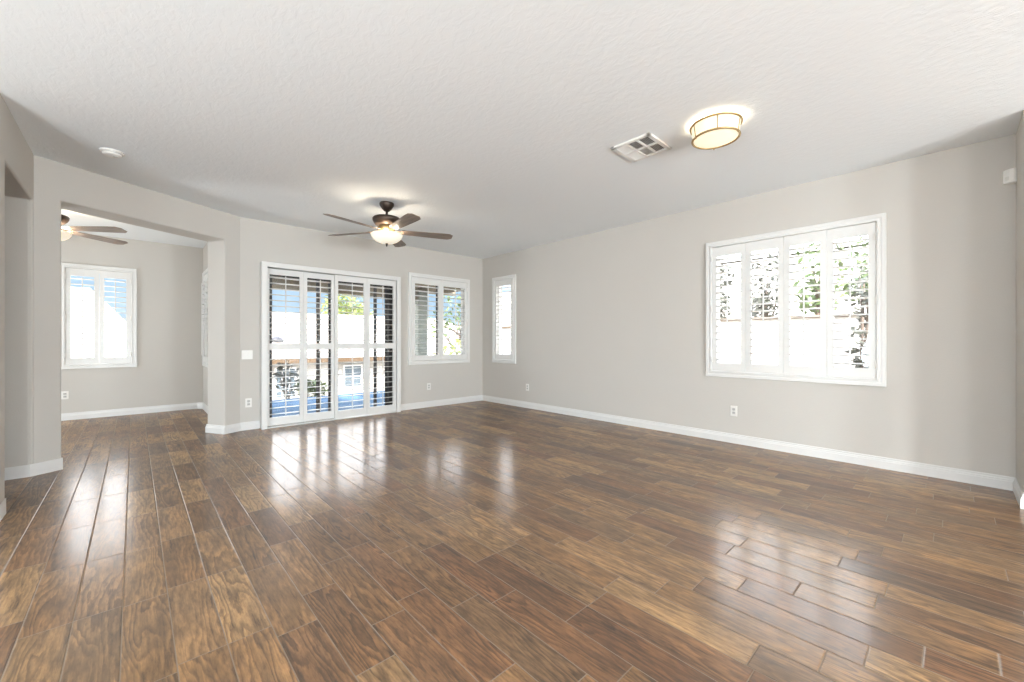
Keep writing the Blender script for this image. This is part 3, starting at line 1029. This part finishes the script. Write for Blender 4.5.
def tree(name, label, loc, height, crown, leaf, n, size, cat='tree', trunk_r=0.08, nb=6, group=None):
    root = thing(name, label, cat, loc, 0, group)
    mb = MB()
    cz0 = min(c[2] - r[2] * 0.4 for c, r in crown)
    mb.tube([(0, 0, 0), (0.03, 0.02, cz0 * 0.5), (0, 0.03, cz0), (0.02, 0, height * 0.85)], [trunk_r, trunk_r * 0.8, trunk_r * 0.65, trunk_r * 0.2], 8)
    for k in range(nb):
        c, r = crown[k % len(crown)]
        z_ = cz0 * random.uniform(0.6, 1.0)
        e_ = (c[0] + random.uniform(-.6, .6) * r[0], c[1] + random.uniform(-.6, .6) * r[1], c[2] + random.uniform(-.3, .6) * r[2])
        m_ = (e_[0] * 0.5, e_[1] * 0.5, z_ + (e_[2] - z_) * 0.6)
        mb.tube([(0, 0.02, z_), m_, e_], [trunk_r * 0.5, trunk_r * 0.35, trunk_r * 0.1], 6)
    mb.build('trunk', M['bark'], root)
    fm = MB()
    leaf_cloud(fm, crown, n, size)
    fm.build('foliage', M[leaf], root)
    return root


tree('leafy_tree', 'yellow-green tree rising behind the low white house', (10.2, 27.0, -2.4), 7.2,
     [((0, 0, 6.1), (1.3, 1.2, 1.0)), ((-0.7, 0.2, 5.5), (0.9, 0.9, 0.7)), ((0.8, -0.3, 5.3), (0.9, 0.9, 0.7))], 'leaf_y', 900, 0.16, trunk_r=0.16)
tree('leafy_tree', 'loose-branched tree outside the two-panel back window', (9.0, 12.4, -2.4), 5.6,
     [((0, 0, 4.7), (1.2, 1.0, 0.8)), ((-0.6, 0.4, 4.1), (0.7, 0.7, 0.5)), ((0.8, 0, 4.2), (0.8, 0.8, 0.6))], 'leaf_g', 420, 0.10, trunk_r=0.09, nb=9)
tree('leafy_bush', 'low yellow-green bush outside the two-panel back window', (7.9, 11.2, -2.4), 3.0,
     [((0, 0, 2.9), (0.9, 0.6, 0.7)), ((0.7, 0.1, 2.7), (0.8, 0.6, 0.6))], 'leaf_y', 900, 0.09, cat='bush', trunk_r=0.05)
tree('leafy_bush', 'green shrub at the patio edge behind the second door panel', (3.05, 9.9, -2.4), 2.6,
     [((0, 0, 2.45), (0.32, 0.2, 0.22)), ((-0.2, 0.1, 2.5), (0.25, 0.2, 0.22))], 'leaf_g', 420, 0.06, cat='bush', trunk_r=0.03)
tree('leafy_bush', 'sparse shrub at the patio edge behind the first door panel', (2.42, 9.75, -2.4), 3.0,
     [((0, 0, 2.7), (0.24, 0.2, 0.5))], 'leaf_d', 150, 0.06, cat='bush', trunk_r=0.025)
# side yard: trees over the garden wall, a climber in front of it
for i, (y, h_, lf, lab) in enumerate(((2.9, 2.15, 'leaf_d', 'grey-green tree above the garden wall behind the first shutter panel'),
                                      (2.05, 2.2, 'leaf_d', 'grey-green tree above the garden wall behind the second shutter panel'),
                                      (1.35, 2.3, 'leaf_g', 'green tree above the garden wall behind the third shutter panel'),
                                      (0.75, 2.5, 'leaf_g', 'green tree above the garden wall behind the fourth shutter panel'))):
    tree('leafy_tree', lab, (8.75 + 0.75 * (i % 2), y * (1.16 + 0.10 * (i % 2)), -0.1), 3.0, [((0, 0, h_ + 0.25), (0.42, 0.40, 0.62)), ((0.05, 0.05, h_ - 0.30), (0.40, 0.38, 0.3))], lf, 420, 0.075, trunk_r=0.05)
tree('climbing_shrub', 'tall grey-green shrub in front of the garden wall behind the fourth shutter panel', (7.1, 0.80, -0.1), 2.4,
     [((0, 0, 1.25), (0.2, 0.16, 0.5)), ((0, 0, 1.9), (0.25, 0.2, 0.45)), ((0, 0, 0.8), (0.15, 0.13, 0.3))], 'leaf_d', 330, 0.06, cat='bush', trunk_r=0.04)
